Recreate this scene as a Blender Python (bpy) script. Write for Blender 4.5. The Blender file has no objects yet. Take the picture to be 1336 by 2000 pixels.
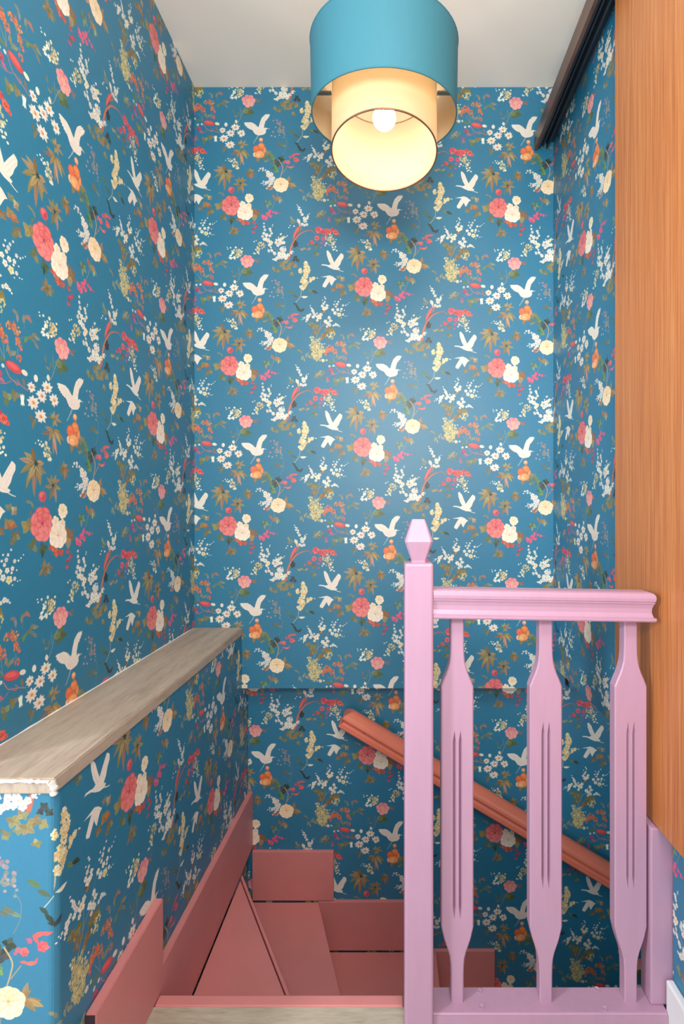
import bpy, bmesh, math, random
import numpy as np
from mathutils import Vector, Matrix

# ---------------------------------------------------------------- camera, world, light, exposure
S = bpy.context.scene
COL = S.collection
EYE = 1.20
cam_d = bpy.data.cameras.new('camera'); cam = bpy.data.objects.new('camera', cam_d); COL.objects.link(cam)
cam.location = (0, 0, EYE); cam.rotation_euler = (math.pi/2, 0, 0)
cam_d.sensor_width = 36; cam_d.sensor_fit = 'AUTO'; cam_d.lens = 18.0
cam_d.shift_x = -.048; cam_d.shift_y = -.0035; cam_d.clip_start = .05
S.camera = cam
S.view_settings.view_transform = 'Standard'; S.view_settings.look = 'None'
S.view_settings.gamma = 1; S.view_settings.use_curve_mapping = False
S.view_settings.exposure = 0.0
W = bpy.data.worlds.new('world'); S.world = W; W.use_nodes = True
bg = W.node_tree.nodes['Background']; bg.inputs[0].default_value = (.92, .96, 1, 1); bg.inputs[1].default_value = 1.25
def area(name, loc, target, sx, sy, power, col):
    d = bpy.data.lights.new(name, 'AREA'); d.shape = 'RECTANGLE'; d.size = sx; d.size_y = sy; d.energy = power; d.color = col
    o = bpy.data.objects.new(name, d); COL.objects.link(o); o.location = loc
    o.rotation_euler = (Vector(target)-Vector(loc)).to_track_quat('-Z', 'Y').to_euler(); return o
area('window_daylight', (-2.1, -.40, 1.50), (.6, 1.25, .9), .28, .9, 44, (.93, .96, 1))
def landing_fill():                                    # added fill disk above and behind the camera, brightens the left wall
    d = bpy.data.lights.new('landing_fill', 'AREA'); d.shape = 'DISK'; d.size = .5; d.energy = 20; d.color = (1, .95, .88)
    o = bpy.data.objects.new('landing_fill', d); COL.objects.link(o); o.location = (.25, -.25, 2.80)
landing_fill()
area('ceiling_fill', (.1, -.35, 1.75), (-.2, 1.45, 2.87), .5, .5, 36, (1, .94, .86))  # added fill behind the camera, aimed up to brighten the ceiling; no fitting there
BULB_STRENGTH = 78

# ---------------------------------------------------------------- materials
def lin(c): return tuple((x/255/12.92 if x/255 <= .04045 else ((x/255+.055)/1.055)**2.4) for x in c)
def mat(name, col, rough=.5, spec=.5, var=0., scale=30., stretch=(1, 1, 1), bump=0., col2=None, emit=None, metal=0.):
    m = bpy.data.materials.new(name); m.use_nodes = True; nt = m.node_tree; n = nt.nodes; b = n['Principled BSDF']
    b.inputs['Roughness'].default_value = rough; b.inputs['Specular IOR Level'].default_value = spec; b.inputs['Metallic'].default_value = metal
    tc = n.new('ShaderNodeTexCoord'); mp = n.new('ShaderNodeMapping'); mp.inputs['Scale'].default_value = stretch
    nz = n.new('ShaderNodeTexNoise'); nz.inputs['Scale'].default_value = scale; nz.inputs['Detail'].default_value = 5
    nt.links.new(tc.outputs['Object'], mp.inputs['Vector']); nt.links.new(mp.outputs[0], nz.inputs['Vector'])
    cr = n.new('ShaderNodeValToRGB'); cr.color_ramp.elements[0].position = .3; cr.color_ramp.elements[1].position = .7
    a = lin(col); c2 = lin(col2) if col2 else tuple(x*(1-var) for x in a)
    cr.color_ramp.elements[0].color = (*c2, 1); cr.color_ramp.elements[1].color = (*a, 1)
    nt.links.new(nz.outputs['Fac'], cr.inputs['Fac']); nt.links.new(cr.outputs[0], b.inputs['Base Color'])
    if bump:
        bp = n.new('ShaderNodeBump'); bp.inputs['Strength'].default_value = bump; bp.inputs['Distance'].default_value = .002
        nt.links.new(nz.outputs['Fac'], bp.inputs['Height']); nt.links.new(bp.outputs[0], b.inputs['Normal'])
    if emit: b.inputs['Emission Color'].default_value = (*lin(emit[0]), 1); b.inputs['Emission Strength'].default_value = emit[1]
    return m
def wood(name, cols, scale, stretch, rough, bump=.1, fine=.35):
    m = mat(name, cols[0], rough); nt = m.node_tree; n = nt.nodes; b = n['Principled BSDF']
    tc = n.new('ShaderNodeTexCoord'); mp = n.new('ShaderNodeMapping'); mp.inputs['Scale'].default_value = stretch
    nt.links.new(tc.outputs['Object'], mp.inputs[0])
    n1 = n.new('ShaderNodeTexNoise'); n1.inputs['Scale'].default_value = scale; n1.inputs['Detail'].default_value = 8; n1.inputs['Roughness'].default_value = .62; n1.inputs['Distortion'].default_value = .35
    n2 = n.new('ShaderNodeTexNoise'); n2.inputs['Scale'].default_value = scale*4.5; n2.inputs['Detail'].default_value = 4
    for q in (n1, n2): nt.links.new(mp.outputs[0], q.inputs['Vector'])
    mx = n.new('ShaderNodeMath'); mx.operation = 'MULTIPLY_ADD'; mx.inputs[1].default_value = fine
    sb = n.new('ShaderNodeMath'); sb.operation = 'MULTIPLY_ADD'; sb.inputs[1].default_value = 1-fine; sb.inputs[2].default_value = 0
    nt.links.new(n1.outputs['Fac'], sb.inputs[0]); nt.links.new(n2.outputs['Fac'], mx.inputs[0]); nt.links.new(sb.outputs[0], mx.inputs[2])
    cr = n.new('ShaderNodeValToRGB'); e = cr.color_ramp.elements
    e[0].position = .33; e[0].color = (*lin(cols[0]), 1); e[1].position = .68; e[1].color = (*lin(cols[2]), 1)
    k = e.new(.5); k.color = (*lin(cols[1]), 1)
    nt.links.new(mx.outputs[0], cr.inputs[0]); nt.links.new(cr.outputs[0], b.inputs['Base Color'])
    bp = n.new('ShaderNodeBump'); bp.inputs['Strength'].default_value = bump; bp.inputs['Distance'].default_value = .001
    nt.links.new(mx.outputs[0], bp.inputs['Height']); nt.links.new(bp.outputs[0], b.inputs['Normal'])
    return m
M_LILAC = mat('lilac_pink_paint', (184, 145, 171), .38, .5, .05, 14, (4, 4, .6), .12)
M_ROSE = mat('dusty_rose_paint', (214, 136, 134), .42, .5, .06, 9, (1, 1, 1), .08)
M_RAIL = mat('terracotta_pink_paint', (222, 126, 102), .3, .5, .05, 10, (1, 1, 1), .05)
M_CEIL = mat('matt_ceiling_paint', (242, 236, 226), .9, .2, .03, 3, (1, 1, 1), .15)
M_WHITE = mat('white_gloss_paint', (232, 234, 238), .4, .5, .05, 20, (1, 1, 1), .15)
M_CAULK = mat('white_sealant', (236, 234, 228), .6, .4, .08, 120, (1, 1, 1), .6)
M_LEDGE = wood('pale_ash_laminate', ((154, 138, 122), (176, 160, 143), (190, 175, 158)), 7, (7, .8, 3), .5, .08)
M_FLOOR = wood('grey_beige_floorboard', ((160, 148, 130), (184, 173, 154), (200, 190, 172)), 7, (1, 7, 3), .5, .08)
M_DOOR = wood('orange_pine_veneer', ((160, 90, 46), (190, 118, 64), (212, 146, 90)), 4, (10, 26, .3), .36, .04, .55)
M_TRACK = wood('dark_brown_wood', ((70, 48, 40), (92, 66, 56), (108, 80, 68)), 8, (6, .6, 6), .35)
M_DARK = mat('dark_board_end', (58, 40, 52), .7)
M_METAL = mat('black_metal_channel', (44, 54, 66), .3, .5, .1, 40, (1, 1, 1), 0, None, None, .3)
M_SHADE = mat('blue_shade_fabric', (58, 120, 138), .6, .3, .04, 90, (1, 1, .2), .05)
M_LINING = mat('cream_shade_lining', (200, 182, 154), .7, .2, .02, 40)
def translucent(m, k):                                   # thin shade fabric lets some of the bulb's light through
    nt = m.node_tree; n = nt.nodes; b = n['Principled BSDF']; t = n.new('ShaderNodeBsdfTranslucent'); x = n.new('ShaderNodeMixShader'); x.inputs[0].default_value = k
    t.inputs['Color'].default_value = (*lin((240, 224, 194)), 1); out = n['Material Output']
    nt.links.new(b.outputs[0], x.inputs[1]); nt.links.new(t.outputs[0], x.inputs[2]); nt.links.new(x.outputs[0], out.inputs['Surface'])
M_INNER = mat('cream_inner_shade', (206, 190, 164), .7, .2, .02, 40); translucent(M_INNER, .42)
M_BRASS = mat('brown_metal_bracket', (132, 96, 70), .4, .5, .1, 40, (1, 1, 1), 0, None, None, .6)
M_STEEL = mat('grey_metal_spoke', (120, 130, 126), .35, .5, .1, 40, (1, 1, 1), 0, None, None, .7)
M_CORD = mat('white_cord', (220, 216, 208), .6)
M_BULB = mat('lit_bulb_glass', (255, 245, 225), .3, .5, 0, 10, (1, 1, 1), 0, None, ((255, 236, 210), BULB_STRENGTH))
# ---------------------------------------------------------------- wallpaper print (a seamless half-drop repeat drawn from motifs)
PW, PH, PS = 261.5, 313.5, 4            # one repeat in drawing units, and pixels per unit
NX, NY = int(2*PW*PS), int(PH*PS)       # two columns: the half drop closes over them
prng = np.random.RandomState(11)
def crop(ox, oy, s):
    def f(x, y):
        dx, dy = ox + s*x - 711.0, oy + s*y - 873.0
        return dx + .0085*dy, dy - .0085*dx
    f.s = s
    return f
PA, PB, PC = crop(690, 640, .11228), crop(800, 640, .11976), crop(610, 780, .11228)
PD, PE = crop(740, 780, .13473), crop(570, 900, .11228)
def paint_paper():
    img = np.empty((NY, NX, 3), np.float32)
    ground = np.array((32, 119, 154), np.float32)/255
    img[:] = ground
    def rgb(c): return np.array(c, np.float32)/255
    def blend(x0, y0, x1, y1, fn, col, alpha=1.):
        c = rgb(col)
        for ox, oy in ((0, 0), (PW, PH/2)):
            ix = np.arange(int(math.floor((x0+ox)*PS))-2, int(math.ceil((x1+ox)*PS))+3)
            iy = np.arange(int(math.floor((y0+oy)*PS))-2, int(math.ceil((y1+oy)*PS))+3)
            X, Y = np.meshgrid((ix+.5)/PS-ox, (iy+.5)/PS-oy)
            d = fn(X, Y)                                   # signed distance in units
            a = np.clip(.5 - d*PS*.8, 0, 1)*alpha
            sel = np.ix_(iy % NY, ix % NX)
            img[sel] = img[sel]*(1-a[..., None]) + c*a[..., None]
    def jit(c, k=10):
        j = prng.normal(0, k*.6) ; return tuple(np.clip(np.array(c)+j+prng.normal(0, k*.4, 3), 0, 255))
    def ell(x, y, rx, ry, col, ang=0, alpha=1.):
        ca, sa = math.cos(ang), math.sin(ang); m = max(rx, ry)
        def fn(X, Y):
            u, v = (X-x)*ca+(Y-y)*sa, -(X-x)*sa+(Y-y)*ca
            k = np.sqrt((u/rx)**2+(v/ry)**2)
            return (k-1)*min(rx, ry)
        blend(x-m, y-m, x+m, y+m, fn, col, alpha)
    def poly(pts, col, alpha=1.):
        P = np.array(pts, np.float64)
        def fn(X, Y):
            inside = np.zeros(X.shape, bool); dm = np.full(X.shape, 1e9)
            for i in range(len(P)):
                ax, ay = P[i]; bx, by = P[(i+1) % len(P)]
                cond = ((ay > Y) != (by > Y)) & (X < (bx-ax)*(Y-ay)/((by-ay) or 1e-9)+ax)
                inside ^= cond
                ex, ey = bx-ax, by-ay; t = np.clip(((X-ax)*ex+(Y-ay)*ey)/(ex*ex+ey*ey+1e-12), 0, 1)
                dm = np.minimum(dm, (X-ax-t*ex)**2+(Y-ay-t*ey)**2)
            dm = np.sqrt(dm); return np.where(inside, -dm, dm)
        blend(P[:, 0].min(), P[:, 1].min(), P[:, 0].max(), P[:, 1].max(), fn, col, alpha)
    def line(pts, w, col, alpha=1., w2=None):
        n = len(pts)-1; w2 = w if w2 is None else w2
        for i in range(n):
            (ax, ay), (bx, by) = pts[i], pts[i+1]
            wa, wb = w+(w2-w)*i/n, w+(w2-w)*(i+1)/n
            def fn(X, Y):
                ex, ey = bx-ax, by-ay; t = np.clip(((X-ax)*ex+(Y-ay)*ey)/(ex*ex+ey*ey+1e-12), 0, 1)
                return np.hypot(X-ax-t*ex, Y-ay-t*ey)-(wa+(wb-wa)*t)*.5
            m = max(wa, wb); blend(min(ax, bx)-m, min(ay, by)-m, max(ax, bx)+m, max(ay, by)+m, fn, col, alpha)
    def curve(f, pts, w, col, alpha=1., w2=None):
        P = [f(*p) for p in pts]; Q = []
        for i in range(len(P)-1):
            p0, p1, p2, p3 = P[max(i-1, 0)], P[i], P[i+1], P[min(i+2, len(P)-1)]
            for k in range(4):
                t = k/4
                Q.append(tuple(.5*(2*b+(c-a)*t+(2*a-5*b+4*c-d)*t*t+(3*b-a-3*c+d)*t**3) for a, b, c, d in zip(p0, p1, p2, p3)))
        Q.append(P[-1]); line(Q, w, col, alpha, w2)
    def leaf(x0, y0, x1, y1, wid, col, vein=None, alpha=1.):
        dx, dy = x1-x0, y1-y0; L = math.hypot(dx, dy) or 1; ux, uy = dx/L, dy/L; P = []
        prof = ((0, .12), (.2, .7), (.42, 1), (.68, .78), (.88, .32), (1, 0))
        bend = prng.uniform(-.08, .08)*L
        for t, k in prof: o = bend*math.sin(math.pi*t); P.append((x0+dx*t-uy*(k*wid/2+o), y0+dy*t+ux*(k*wid/2+o)))
        for t, k in prof[::-1][1:]: o = bend*math.sin(math.pi*t); P.append((x0+dx*t+uy*(k*wid/2-o), y0+dy*t-ux*(-o+0)-ux*(k*wid/2-2*o)*1.0 if False else y0+dy*t-ux*(k*wid/2-o)))
        poly(P, col, alpha)
        if vein: line([(x0, y0), (x0+dx*.8, y0+dy*.8)], max(.35, wid*.1), vein, .7*alpha)
    # ---- compound motifs, in the units of a crop f
    def dot(f, x, y, r, col):
        X, Y = f(x, y); r = r*f.s*.92
        if r < 1.7: ell(X, Y, r, r*.9, jit(col, 8)); return
        n = 5; a0 = prng.uniform(0, 6.28); c = jit(col, 9)
        sh = tuple(np.array(c)*(.86, .85, .80))
        for k in range(n):
            a = a0+k*2*math.pi/n; ell(X+math.cos(a)*r*.55, Y+math.sin(a)*r*.55, r*.56, r*.46, c if k % 2 else tuple(np.array(c)*.955), a)
        ell(X, Y, r*.3, r*.3, sh); ell(X+.1*r, Y, r*.12, r*.12, (196, 140, 84))
    def dots(f, L, col, k=1.): [dot(f, x, y, r*k, col) for x, y, r in L]
    def fluff(f, x, y, r, col, n, size=(.2, .38), shade=.76):        # a dense head of tiny florets
        X, Y = f(x, y); r = r*f.s
        for i in range(n):
            a, q = prng.uniform(0, 6.28), math.sqrt(prng.rand())*r
            px, py = X+math.cos(a)*q, Y+math.sin(a)*q; s = r*prng.uniform(*size)
            k = shade+(1-shade)*prng.rand()
            ell(px, py, s, s*.6, tuple(np.clip(np.array(col)*k, 0, 255)), prng.uniform(0, 3.1))
    OL, BR, DK, MU = (128, 122, 78), (148, 116, 76), (30, 58, 58), (124, 134, 112)
    GR, WH, CR, YE = (92, 122, 70), (232, 229, 218), (243, 224, 190), (228, 220, 160)
    RD, CO, OR, PK = (214, 84, 92), (226, 108, 92), (233, 138, 86), (226, 130, 148)
    def blob(f, x, y, rx, ry, col, n=6):                              # a lobed, soft-toned leaf
        X, Y = f(x, y); rx, ry = rx*f.s, ry*f.s; a0 = prng.uniform(0, 6.28)
        for k in range(n):
            a = a0+k*6.283/n+prng.uniform(-.3, .3); c = jit(col, 18)
            leaf(X-math.cos(a)*rx*.1, Y-math.sin(a)*ry*.1, X+math.cos(a)*rx*1.1, Y+math.sin(a)*ry*1.1, (rx+ry)*.45, c, tuple(np.array(c)*.75), .92)
    def lf(f, x, y, L, ang, col, w=.42): 
        X, Y = f(x, y); L = L*f.s; a = math.radians(ang); c = jit(col, 14)
        leaf(X-math.cos(a)*L/2, Y-math.sin(a)*L/2, X+math.cos(a)*L/2, Y+math.sin(a)*L/2, L*w, c, tuple(np.array(c)*.78))
    def palm(f, cx, cy, tips, wid, col, core=DK):
        X, Y = f(cx, cy)
        for tx, ty in tips:
            TX, TY = f(tx, ty); c = jit(col, 20); leaf(X, Y, TX, TY, wid*f.s, c, tuple(np.array(c)*.72)); 
            line([(X, Y), (X+(TX-X)*.42, Y+(TY-Y)*.42)], wid*f.s*.42, core, .5, .2)
        ell(X, Y, wid*.4*f.s, wid*.36*f.s, core, 0, .75)
    def daisy(f, x, y, r, core=(226, 168, 96), col=WH, sq=.82):
        X, Y = f(x, y); r = r*f.s; a0 = prng.uniform(0, 6.28); n = 9
        for k in range(n):
            a = a0+k*6.283/n+prng.uniform(-.12, .12); L = r*prng.uniform(.88, 1.1)
            c = jit(col, 8); leaf(X, Y, X+math.cos(a)*L, Y+math.sin(a)*L*sq, r*.46, c, (214, 196, 176))
        ell(X, Y, r*.26, r*.22, core); ell(X+r*.05, Y+r*.05, r*.12, r*.1, (196, 120, 66))
    def peony(f, x, y, rx, ry, col, light, dark, rings=((1., 9), (.74, 8), (.5, 6), (.28, 4)), cen=(0, -.05)):
        X, Y = f(x, y); rx, ry = rx*f.s, ry*f.s
        col, light, dark = map(np.array, (col, light, dark))
        ell(X, Y, rx*.86, ry*.86, col)
        for q, n in rings:
            a0 = prng.uniform(0, 6.28); kx, ky = X+cen[0]*rx*(1-q)*2, Y+cen[1]*ry*(1-q)*2
            for k in range(n):
                a = a0+k*6.283/n; s = q*prng.uniform(.9, 1.1)
                px, py = kx+math.cos(a)*rx*s*.68, ky+math.sin(a)*ry*s*.68; pr = (rx+ry)*.5*q
                tone = col+(light-col)*np.clip(.45-.4*math.sin(a)*(-1)+prng.normal(0, .16), 0, 1)
                ell(px, py, pr*.40, pr*.33, dark*.45+tone*.55, a+1.57); ell(px+math.cos(a)*pr*.05, py+math.sin(a)*pr*.05, pr*.36, pr*.28, tone, a+1.57)
                ell(px+math.cos(a)*pr*.16, py+math.sin(a)*pr*.16, pr*.22, pr*.09, light, a+1.57, .6)
        ell(X+cen[0]*rx, Y+cen[1]*ry, rx*.10, ry*.09, dark, 0, .8)
    def bloom(f, x, y, r, col=RD, core=(150, 38, 48)):
        X, Y = f(x, y); r = r*f.s; a0 = prng.uniform(0, 6.28)
        for k in range(6):
            a = a0+k*1.047; c = jit(col, 14); ell(X+math.cos(a)*r*.55, Y+math.sin(a)*r*.55, r*.5, r*.42, c, a)
        ell(X, Y, r*.34, r*.32, core); ell(X, Y, r*.12, r*.12, (240, 190, 140))
    F = lambda f, L: [f(*p) for p in L]
    # ---- faint foliage first
    for x, y, a in ((600, 240, 30), (640, 270, 10), (660, 225, -20)): lf(PA, x, y, 70, a, (150, 100, 84))
    blob(PA, 460, 440, 105, 85, (112, 124, 74), 4)
    for x, y, a in ((215, 440, 70), (250, 515, 10), (290, 480, 100)): lf(PA, x, y, 75, a, MU)
    for x, y, r in ((1070, 310, 62), (1180, 360, 66), (940, 390, 52), (1010, 415, 46), (1250, 480, 44), (1240, 300, 56), (1300, 330, 50), (1140, 260, 50), (1110, 380, 44)): blob(PA, x, y, r, r*.9, (140, 130, 84), 4)
    for x, y, r in ((1310, 190, 46), (1345, 240, 42), (1280, 235, 36)): blob(PA, x, y, r, r*.7, (46, 62, 62), 4)
    curve(PA, ((435, 350), (370, 450), (310, 590), (262, 640)), .9, (150, 150, 130)); curve(PA, ((320, 370), (328, 440), (330, 500)), .6, (150, 160, 150))
    for i in range(26):                                                # a pale hazy sprig
        x, y = 1010+prng.normal(0, 52), 740+prng.normal(0, 70); dot(PA, x, y, 14+8*prng.rand(), ((150, 140, 140), (168, 140, 150), (128, 140, 132))[i % 3])
    for x, y in ((870, 860), (930, 875), (1080, 810), (960, 590)): dot(PA, x, y, 16, (176, 150, 160))
    curve(PA, ((1080, 860), (1130, 950), (1120, 1080), (1070, 1180)), .7, (120, 130, 130))
    for x, y, c in ((1040, 1010, (90, 110, 104)), (1000, 1020, (80, 104, 100)), (1090, 1030, (96, 118, 104))): lf(PA, x, y, 95, 20, c)
    for x, y, r, c in ((810, 1170, 60, OL), (870, 1225, 60, GR), (780, 1285, 45, (116, 126, 88)), (900, 1300, 55, (98, 128, 88)), (930, 1410, 60, (90, 132, 76)), (955, 1470, 45, (106, 138, 74)), (1040, 1265, 58, DK), (985, 1350, 62, (52, 62, 56)), (950, 1300, 40, (60, 90, 70))): blob(PA, x, y, r, r, c, 4)
    curve(PA, ((1000, 1290), (1062, 1400), (1050, 1490), (1020, 1590)), 1.6, (190, 160, 120), 1, 1.2); curve(PA, ((1130, 1430), (1090, 1480), (1052, 1530)), 1., (170, 140, 110))
    for x, y, c in ((560, 720, (92, 112, 80)), (625, 745, (50, 76, 70)), (240, 740, (80, 120, 84)), (310, 815, (90, 112, 86)), (50, 940, (104, 110, 84))): lf(PB, x, y, 110, 25, c)
    for x, y, a in ((310, 945, 40), (345, 1000, 50), (380, 1040, 15), (425, 1035, -50)): lf(PB, x, y, 90, a, (40, 66, 60) if a > 10 else DK)
    for x, y, r, c in ((1020, 500, 45, MU), (1080, 530, 48, (170, 140, 108)), (1010, 640, 60, (176, 134, 80)), (1065, 655, 48, (186, 120, 84)), (925, 700, 50, BR), (1095, 745, 60, (128, 122, 84)), (1240, 665, 85, (150, 124, 74)), (1060, 790, 40, OL)): blob(PB, x, y, r, r*.85, c, 4)
    for x, y, a in ((690, 610, 10), (735, 640, 60), (720, 720, 120)): lf(PC, x, y, 80, a, MU)
    blob(PC, 750, 1030, 68, 76, (104, 126, 66), 3); blob(PC, 890, 1070, 62, 66, (78, 104, 60), 4); lf(PC, 880, 1120, 90, 95, DK); blob(PC, 1300, 980, 80, 120, (150, 122, 84), 5)
    for x, y, r in ((1010, 1065, 48), (1095, 1125, 60), (1160, 1130, 52), (1270, 1130, 36), (1280, 1225, 40), (1265, 1290, 34), (1325, 1185, 36), (1060, 1090, 42)): blob(PC, x, y, r, r*.8, (206, 96, 70) if r > 41 else (196, 76, 88), 4)
    for x, y, a in ((605, 320, -80), (640, 370, 5), (660, 395, 20), (620, 410, 40), (590, 350, -40)): lf(PD, x, y, 130, a, (152, 124, 86), .34)
    curve(PD, ((440, 490), (430, 560), (395, 650), (360, 730), (310, 800)), .8, (140, 140, 120))
    for x, y, a, c in ((385, 560, 60, (190, 120, 84)), (415, 585, -30, (150, 128, 90)), (470, 580, 20, (196, 120, 104)), (500, 610, 60, MU), (470, 630, 90, (150, 160, 110)), (445, 600, 120, (170, 130, 90))): lf(PD, x, y, 70, a, c, .5)
    palm(PD, 298, 655, ((235, 670), (255, 615), (300, 600), (345, 625), (360, 680), (300, 740)), 32, (112, 134, 98), (60, 100, 90))
    for x, y, a in ((640, 880, 70), (680, 905, 40), (655, 935, 15), (1040, 830, 30), (1075, 815, -40), (1070, 860, 60), (1130, 850, 100), (1020, 850, 0)): lf(PD, x, y, 75, a, MU)
    for i in range(11): lf(PD, 770+14*i, 1322+9*math.sin(i), 42, 60+40*(i % 2), (150, 140, 100))
    blob(PD, 1000, 1395, 48, 42, (122, 128, 92), 4); blob(PD, 1000, 1275, 40, 44, (110, 106, 76), 4); blob(PD, 1190, 910, 28, 28, (150, 124, 130), 4)
    for x, y, r, c in ((560, 1260, 50, OL), (600, 1300, 56, (136, 124, 84)), (665, 1280, 48, OL), (640, 1345, 50, (126, 120, 84)), (620, 1410, 42, BR), (680, 1385, 40, OL), (840, 1370, 66, (132, 112, 64)), (905, 1375, 62, (140, 118, 66)), (780, 1450, 56, (150, 112, 66)), (735, 1490, 44, (156, 110, 80)), (770, 1050, 42, BR)): blob(PB, x, y, r, r*.85, c, 4)
    curve(PB, ((860, 1120), (800, 1250), (725, 1320), (680, 1410), (640, 1510)), 1.1, (160, 140, 130)); curve(PB, ((720, 1190), (720, 1260), (700, 1370)), .7, (150, 140, 130)); curve(PB, ((900, 1060), (868, 1110)), .6, (150, 140, 130))
    for x, y, a in ((100, 870, 30), (140, 895, 60), (150, 1010, 100), (190, 1035, 70), (170, 985, 20), (225, 960, 80), (250, 930, 110), (275, 975, 70), (310, 940, 110), (300, 990, 40)): lf(PE, x, y, 70, a, (150, 152, 124))
    for x, y, a, c in ((870, 650, 80, (120, 128, 128)), (850, 610, 20, MU), (960, 630, 100, (140, 130, 110)), (1000, 590, -30, (160, 116, 100)), (1035, 605, 40, (170, 120, 110)), (1050, 775, -30, OL), (1100, 735, -20, MU), (1130, 825, 40, MU), (990, 815, -50, GR), (1090, 790, 15, MU), (1140, 750, 0, MU), (800, 1000, 120, MU), (765, 970, 80, (130, 130, 96)), (830, 985, -40, MU)): lf(PE, x, y, 90, a, c)
    curve(PE, ((890, 870), (950, 800), (1050, 770)), .6, (120, 130, 110)); curve(PE, ((960, 720), (970, 640), (950, 590)), .6, (130, 130, 130))
    for x, y, a in ((415, 1255, -10), (455, 1285, 30), (490, 1290, 80), (530, 1265, 110), (470, 1240, 150)): lf(PE, x, y, 85, a, (136, 140, 112))
    blob(PE, 750, 1410, 62, 74, (134, 130, 84), 3); blob(PE, 850, 1365, 56, 60, (140, 126, 86), 3); lf(PE, 660, 1080, 150, 5, (86, 116, 76), .28); lf(PE, 960, 1220, 90, 70, MU)
    for x, y, a in ((60, 1090, 120), (30, 1120, 100), (20, 1060, 45)): lf(PA, x, y, 90, a, (116, 122, 92))
    # ---- palms
    palm(PC, 790, 240, ((560, 212), (625, 145), (735, 85), (575, 352), (652, 495), (765, 570), (690, 400), (852, 455), (905, 232), (940, 330), (880, 350)), 62, (152, 134, 90))
    palm(PC, 1040, 440, ((905, 455), (940, 365), (1005, 325), (1085, 325), (1150, 375), (1170, 475), (1095, 530), (1040, 565), (985, 600), (1085, 620)), 44, (150, 132, 88))
    palm(PC, 1210, 250, ((1125, 300), (1150, 215), (1205, 175), (1275, 205), (1315, 275), (1275, 355), (1220, 385), (1175, 350)), 34, (148, 122, 76), (110, 90, 60))
    palm(PC, 930, 1270, ((825, 1330), (850, 1230), (905, 1170), (990, 1215), (1045, 1275), (1000, 1330), (925, 1360), (870, 1310)), 46, (138, 122, 88), (100, 96, 74))
    palm(PA, 345, 1010, ((245, 1010), (290, 960), (345, 925), (425, 940), (470, 1025), (390, 1085), (320, 1095)), 34, (152, 136, 96), (110, 100, 70))
    palm(PA, 335, 1130, ((150, 1190), (200, 1110), (430, 1120), (500, 1220), (450, 1270), (330, 1380), (390, 1380), (260, 1250)), 46, (156, 132, 88), (120, 110, 76))
    # ---- trunks, branches
    curve(PD, ((600, 1470), (622, 1380), (640, 1290), (685, 1195), (745, 1120), (800, 1082), (880, 1055), (930, 1055), (985, 1100)), 5.4, (178, 100, 84), 1, .8)
    curve(PD, ((612, 1420), (634, 1300), (690, 1190), (760, 1110), (850, 1066)), 1.4, (214, 140, 112), .8, .5)
    blob(PD, 702, 1250, 40, 54, (30, 44, 48), 5)
    bd = F(PD, ((752, 985), (765, 1020), (748, 1070), (715, 1120), (682, 1165), (664, 1190), (662, 1140), (680, 1080), (710, 1025))); poly(bd, (206, 86, 84)); curve(PD, ((745, 1010), (705, 1080), (675, 1160)), 1.6, (232, 122, 112), .8); curve(PD, ((740, 1080), (705, 1130), (680, 1170)), 1.1, (90, 40, 44), .8)
    curve(PD, ((735, 915), (760, 950), (775, 985)), 4., (206, 190, 180)); curve(PD, ((775, 950), (785, 1000), (770, 1050)), 2.4, (150, 120, 96))
    curve(PE, ((730, 1140), (790, 1225), (900, 1250), (1010, 1285)), 1.2, (176, 120, 120)); curve(PE, ((640, 1295), (720, 1290), (790, 1250)), .9, (170, 110, 130)); curve(PE, ((830, 1230), (870, 1265), (905, 1240), (870, 1215)), 1., (190, 110, 110))
    for P in (((700, 920), (712, 1000), (720, 1070)), ((640, 950), (680, 1010), (715, 1070)), ((880, 930), (882, 990)), ((760, 900), (740, 1000))): curve(PE, P, .6, (160, 150, 130))
    curve(PB, ((405, 700), (396, 800), (350, 870), (310, 915)), .8, (200, 196, 170)); lf(PB, 460, 817, 110, -3, (226, 224, 206), .36)
    curve(PD, ((380, 1290), (430, 1345), (470, 1400)), .7, (130, 126, 140)); curve(PD, ((400, 1300), (470, 1375), (530, 1440)), .6, (140, 134, 144))
    # ---- yellow-green flower heads
    for x, y, r in ((330, 650, 34), (365, 705, 40), (440, 690, 36), (420, 755, 52), (385, 820, 68), (480, 835, 56), (420, 905, 80), (505, 890, 50), (440, 985, 68), (375, 985, 42), (345, 740, 40), (330, 830, 40), (350, 930, 44)): fluff(PE, x, y, r, (226, 214, 150), 34, (.18, .33), .7)
    for x, y, r in ((290, 780, 18), (295, 640, 14), (520, 1045, 30), (580, 1040, 18), (545, 755, 12), (500, 760, 16), (320, 690, 16)): dot(PE, x, y, r, (232, 226, 196))
    for x, y, r, n in ((490, 360, 72, 22), (490, 420, 62, 18), (480, 300, 46, 12), (390, 400, 40, 10), (480, 455, 40, 9), (455, 540, 60, 16), (440, 600, 78, 24), (430, 655, 50, 12), (545, 545, 36, 9), (610, 505, 32, 8)):
        for i in range(n): a, q = prng.uniform(0, 6.28), math.sqrt(prng.rand())*r; dot(PB, x+math.cos(a)*q*.8, y+math.sin(a)*q, 15+7*prng.rand(), ((236, 218, 160), (240, 228, 186), (228, 200, 140))[i % 3])
    dots(PB, ((480, 255, 22), (470, 245, 14), (660, 512, 10), (675, 518, 7), (425, 690, 20), (385, 655, 18)), (242, 234, 208))
    for x, y, r in ((320, 110, 62), (300, 150, 40), (345, 140, 36), (310, 70, 34)): fluff(PA, x, y, r, (240, 218, 160), 16, (.2, .36))
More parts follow.
